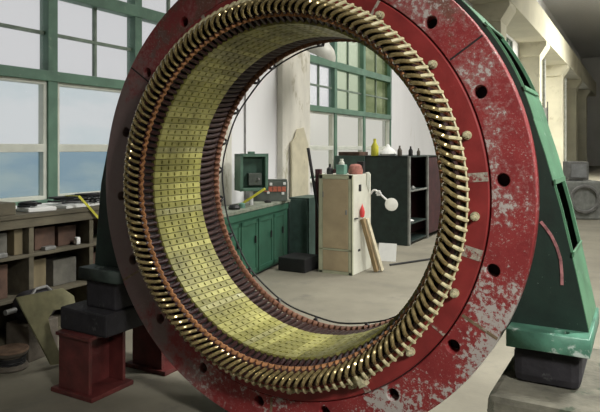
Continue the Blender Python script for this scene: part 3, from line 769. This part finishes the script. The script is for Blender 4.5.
# dark cabinet with open shelves facing the aisle
DX0, DX1, DY0, DY1, DH = -3.95, -2.15, 8.9, 11.6, 1.97
t = thing('dark_wardrobe', 'tall black green cabinet with open dark red shelves on its aisle side', 'cabinet', ((DX0+DX1)/2, (DY0+DY1)/2, 0))
w, dp = (DX1-DX0)/2, (DY1-DY0)/2
part(t, 'end_panel', M['dcab'], (-w+.75,w,-dp,-dp+.03,0,DH)); part(t, 'end_panel', M['teal'], (-w,-w+.75,-dp-.03,-dp+.03,0,DH))
part(t, 'top_panel', M['dcab'], (-w,w,-dp,dp,DH-.03,DH)); part(t, 'back_panel', M['dred'], (-w,-w+.03,-dp+.03,dp,.05,DH-.03), (w-.55,w-.52,-dp+.03,dp,.05,DH-.03))
part(t, 'end_panel', M['dcab'], (-w,w,dp-.03,dp,0,DH))
for y in (-dp+.02, -dp+1.30): part(t, 'post', M['edge'], (w-.03,w+.015,y-.03,y+.05,0,DH), bev=.004)
for z in (.05, .45, 1.0, 1.18): 
    if z != 1.0: part(t, 'shelf', M['dcab'], (w-.52,w-.01,-dp+.05,-dp+1.3,z,z+.03))
part(t, 'door', M['dred'], (w-.03,w,-dp+1.36,dp-.02,.10,DH-.05))
part(t, 'shelf_edge', M['edge'], (w-.015,w+.005,-dp+.05,-dp+1.3,1.175,1.215))
zi = 1.211
for k, (y, m_, lb) in enumerate(((9.15,'white','small white part on the left of the middle shelf of the dark cabinet'), (9.45,'edge','small grey part on the right of the middle shelf of the dark cabinet'))):
    o = MB().lathe([(.05,0),(.06,.02),(.03,.07),(0,.08)], 12).build('small_part', M[m_], None, (-2.25, y, zi), smooth=True); tag(o, lb, 'part')
o = MB().lathe([(.08,0),(.10,.03),(.05,.06),(0,.06)], 12).build('small_dish', M['white'], None, (-2.27, 9.3, .481), smooth=True); tag(o, 'white dish on the bottom shelf of the dark cabinet', 'dish')
# on top of the wardrobe
def bottle(x, y, s, m_, lb, nm='bottle'):
    o = MB().lathe([(.06*s,0),(.065*s,.02),(.065*s,.16*s),(.025*s,.23*s),(.025*s,.29*s),(0,.29*s)], 14).build(nm, m_, None, (x, y, DH), smooth=True); return tag(o, lb, 'bottle')
bottle(-3.02, 9.05, 1.35, M['yellow'], 'yellow bottle on top of the dark cabinet')
o = MB().lathe([(.0,0),(.16,0),(.20,.05),(.15,.14),(.06,.2),(.03,.26),(0,.27)], 16).build('white_bag', M['paper'], None, (-2.72, 9.1, DH), smooth=True); tag(o, 'crumpled white bag on the dark cabinet right of the yellow bottle', 'bag')
bottle(-2.42, 9.05, .8, M['drum'], 'small dark bottle right of the white bag on the dark cabinet')
bottle(-2.20, 9.15, .75, M['black'], 'small black bottle above the near shelf post on the dark cabinet')
bottle(-2.22, 9.75, .6, M['drum'], 'tiny dark bottle farthest back on the dark cabinet top')
o = item('flat_crate', -3.92, -3.38, 9.0, 9.5, DH, DH+.09, M['rust'], 'flat rust brown crate at the left end of the dark cabinet top', 'crate')

# pendant lamp in front of the middle window
t = thing('pendant_lamp', 'pale dome pendant lamp hanging in front of the middle window', 'lamp', (-3.30, 6.90, 4.02))
t.scale = (.95, .95, .95)
MB().cyl((0,0,.34), (0,0,9.4), .012, 8).build('lamp_cord', M['black'], t)
T = Matrix.Rotation(.45, 4, 'Y')
MB().lathe([(.03,.36),(.06,.34),(.10,.28),(.24,.20),(.33,.08),(.36,-.02),(.345,-.02),(.31,.07),(.22,.17),(.05,.24)], 32, 0, T).build('lamp_shade', M['lampw'], t, smooth=True)
MB().lathe([(.0,-.02),(.05,.0),(.07,.06),(.04,.16),(.0,.2)], 16, 0, T).build('bulb', M['white'], t, smooth=True)

# ================================================================== RIGHT: far hall
t = thing('sign_board', 'blank white sign board fixed on the far concrete column', 'sign', (-2.80, 33.79, 3.55))
part(t, 'board', M['paper'], (-.95,.25,-.05,0,0,.95)); part(t, 'hanger', M['grey'], (.25,.32,-.06,.0,-.5,1.3))
t = thing('machine_tool', 'pale grey machine tool with a dark window in the far hall', 'machine', (.68, 16.1, 0), math.radians(25))
part(t, 'body', M['edge'], (-.45,.6,0,1.2,0,1.16), bev=.05)
part(t, 'control_head', M['grey'], (-.32,.28,.1,.6,1.19,1.74), bev=.03)
part(t, 'screen', M['screen'], (-.24,.20,.07,.11,1.26,1.66)); part(t, 'neck', M['grey'], (-.15,.15,.2,.5,1.15,1.20))
b = MB(); b.lathe([(.42,0),(.44,.03),(.42,.06),(.36,.06),(.34,.03),(.36,0)], 32, 0, Matrix.Translation((.1,-.07,.62)) @ Matrix.Rotation(-PI/2,4,'X'), True); b.build('chuck_ring', M['grey'], t, smooth=True)
# overhead crane rail girder along the beam, far away
for k, (y, x) in enumerate(((34.4, -2.8), (45.5, -2.8))):
    o = MB().tube([(x, y, 0), (x, y, 7.4)], .10, 10).build('drain_pipe', M['edge']); tag(o, ('nearer' if k == 0 else 'farther')+' grey downpipe along the far column row', 'pipe', None)

GROUPS = {'board': 'boards standing in the rack', 'panel': 'panels in the lower pigeonholes', 'cable_tangle': 'cable heaps on the rack top',
          'metal_scrap': 'scraps on the rack shelf', 'drain_pipe': 'downpipes in the far hall', 'support_block': 'black blocks under the feet'}
for o in list(bpy.data.objects):
    if o.parent is None and 'category' in o:
        k = o.name.split('.')[0]
        if k in GROUPS: o['group'] = GROUPS[k]
        elif k == 'bottle' and o.location.z > 1.9: o['group'] = 'bottles on the dark cabinet'
# ================================================================== light, world, camera
w = bpy.data.worlds.new('World'); bpy.context.scene.world = w; w.use_nodes = True
w.node_tree.nodes['Background'].inputs[0].default_value = (.98, .985, 1.0, 1)
w.node_tree.nodes['Background'].inputs[1].default_value = .66
def area(name, loc, target, sx, sy, power, c=(1,1,1)):
    l = bpy.data.lights.new(name, 'AREA'); l.shape = 'RECTANGLE'; l.size = sx; l.size_y = sy; l.energy = power; l.color = c
    o = bpy.data.objects.new(name, l); col.objects.link(o); o.location = loc
    o.rotation_euler = (Vector(target)-Vector(loc)).to_track_quat('-Z', 'Y').to_euler(); return o
def spot(name, loc, target, power, deg, blend, r, c=(1,1,1)):
    l = bpy.data.lights.new(name, 'SPOT'); l.energy = power; l.spot_size = math.radians(deg); l.spot_blend = blend; l.shadow_soft_size = r; l.color = c
    o = bpy.data.objects.new(name, l); col.objects.link(o); o.location = loc
    o.rotation_euler = (Vector(target)-Vector(loc)).to_track_quat('-Z', 'Y').to_euler(); return o
spot('fill_spot_front', (6.2, -3.8, 5.2), (2.2, .0, 1.9), 2300, 54, 1.0, .5, (1,.97,.93))  # added unseen spot that brightens the right side of the ring
o = area('fill_area_aisle', (2.6, 10.0, 11.5), (-1.6, 10.0, 1), 4, 8, 600, (1,.97,.92)); o.data.spread = math.radians(100)  # unseen area light added to brighten back wall, floor and cabinets
o = area('fill_area_right', (6.5, 4.5, 9.5), (2.0, 2.2, .5), 2, 3, 420, (1,.98,.94)); o.data.spread = math.radians(80)  # added out of view to brighten the floor and shell at right
o = area('fill_area_far', (6, 38, 12.3), (-3, 36, 4), 8, 26, 8000, (1,.97,.88)); o.data.spread = math.radians(120)  # unseen area light added to lift the far hall
cd = bpy.data.cameras.new('camera'); cam = bpy.data.objects.new('camera', cd); col.objects.link(cam)
cam.location = CAM; cam.rotation_euler = (PI/2, 0, math.atan2(343, 600))
cd.sensor_width = 36; cd.lens = 36; cd.shift_y = -58/600; cd.clip_end = 300
sc = bpy.context.scene; sc.camera = cam
vs_ = sc.view_settings; vs_.view_transform = 'Standard'; vs_.look = 'None'; vs_.exposure = 0; vs_.gamma = 1; vs_.use_curve_mapping = False
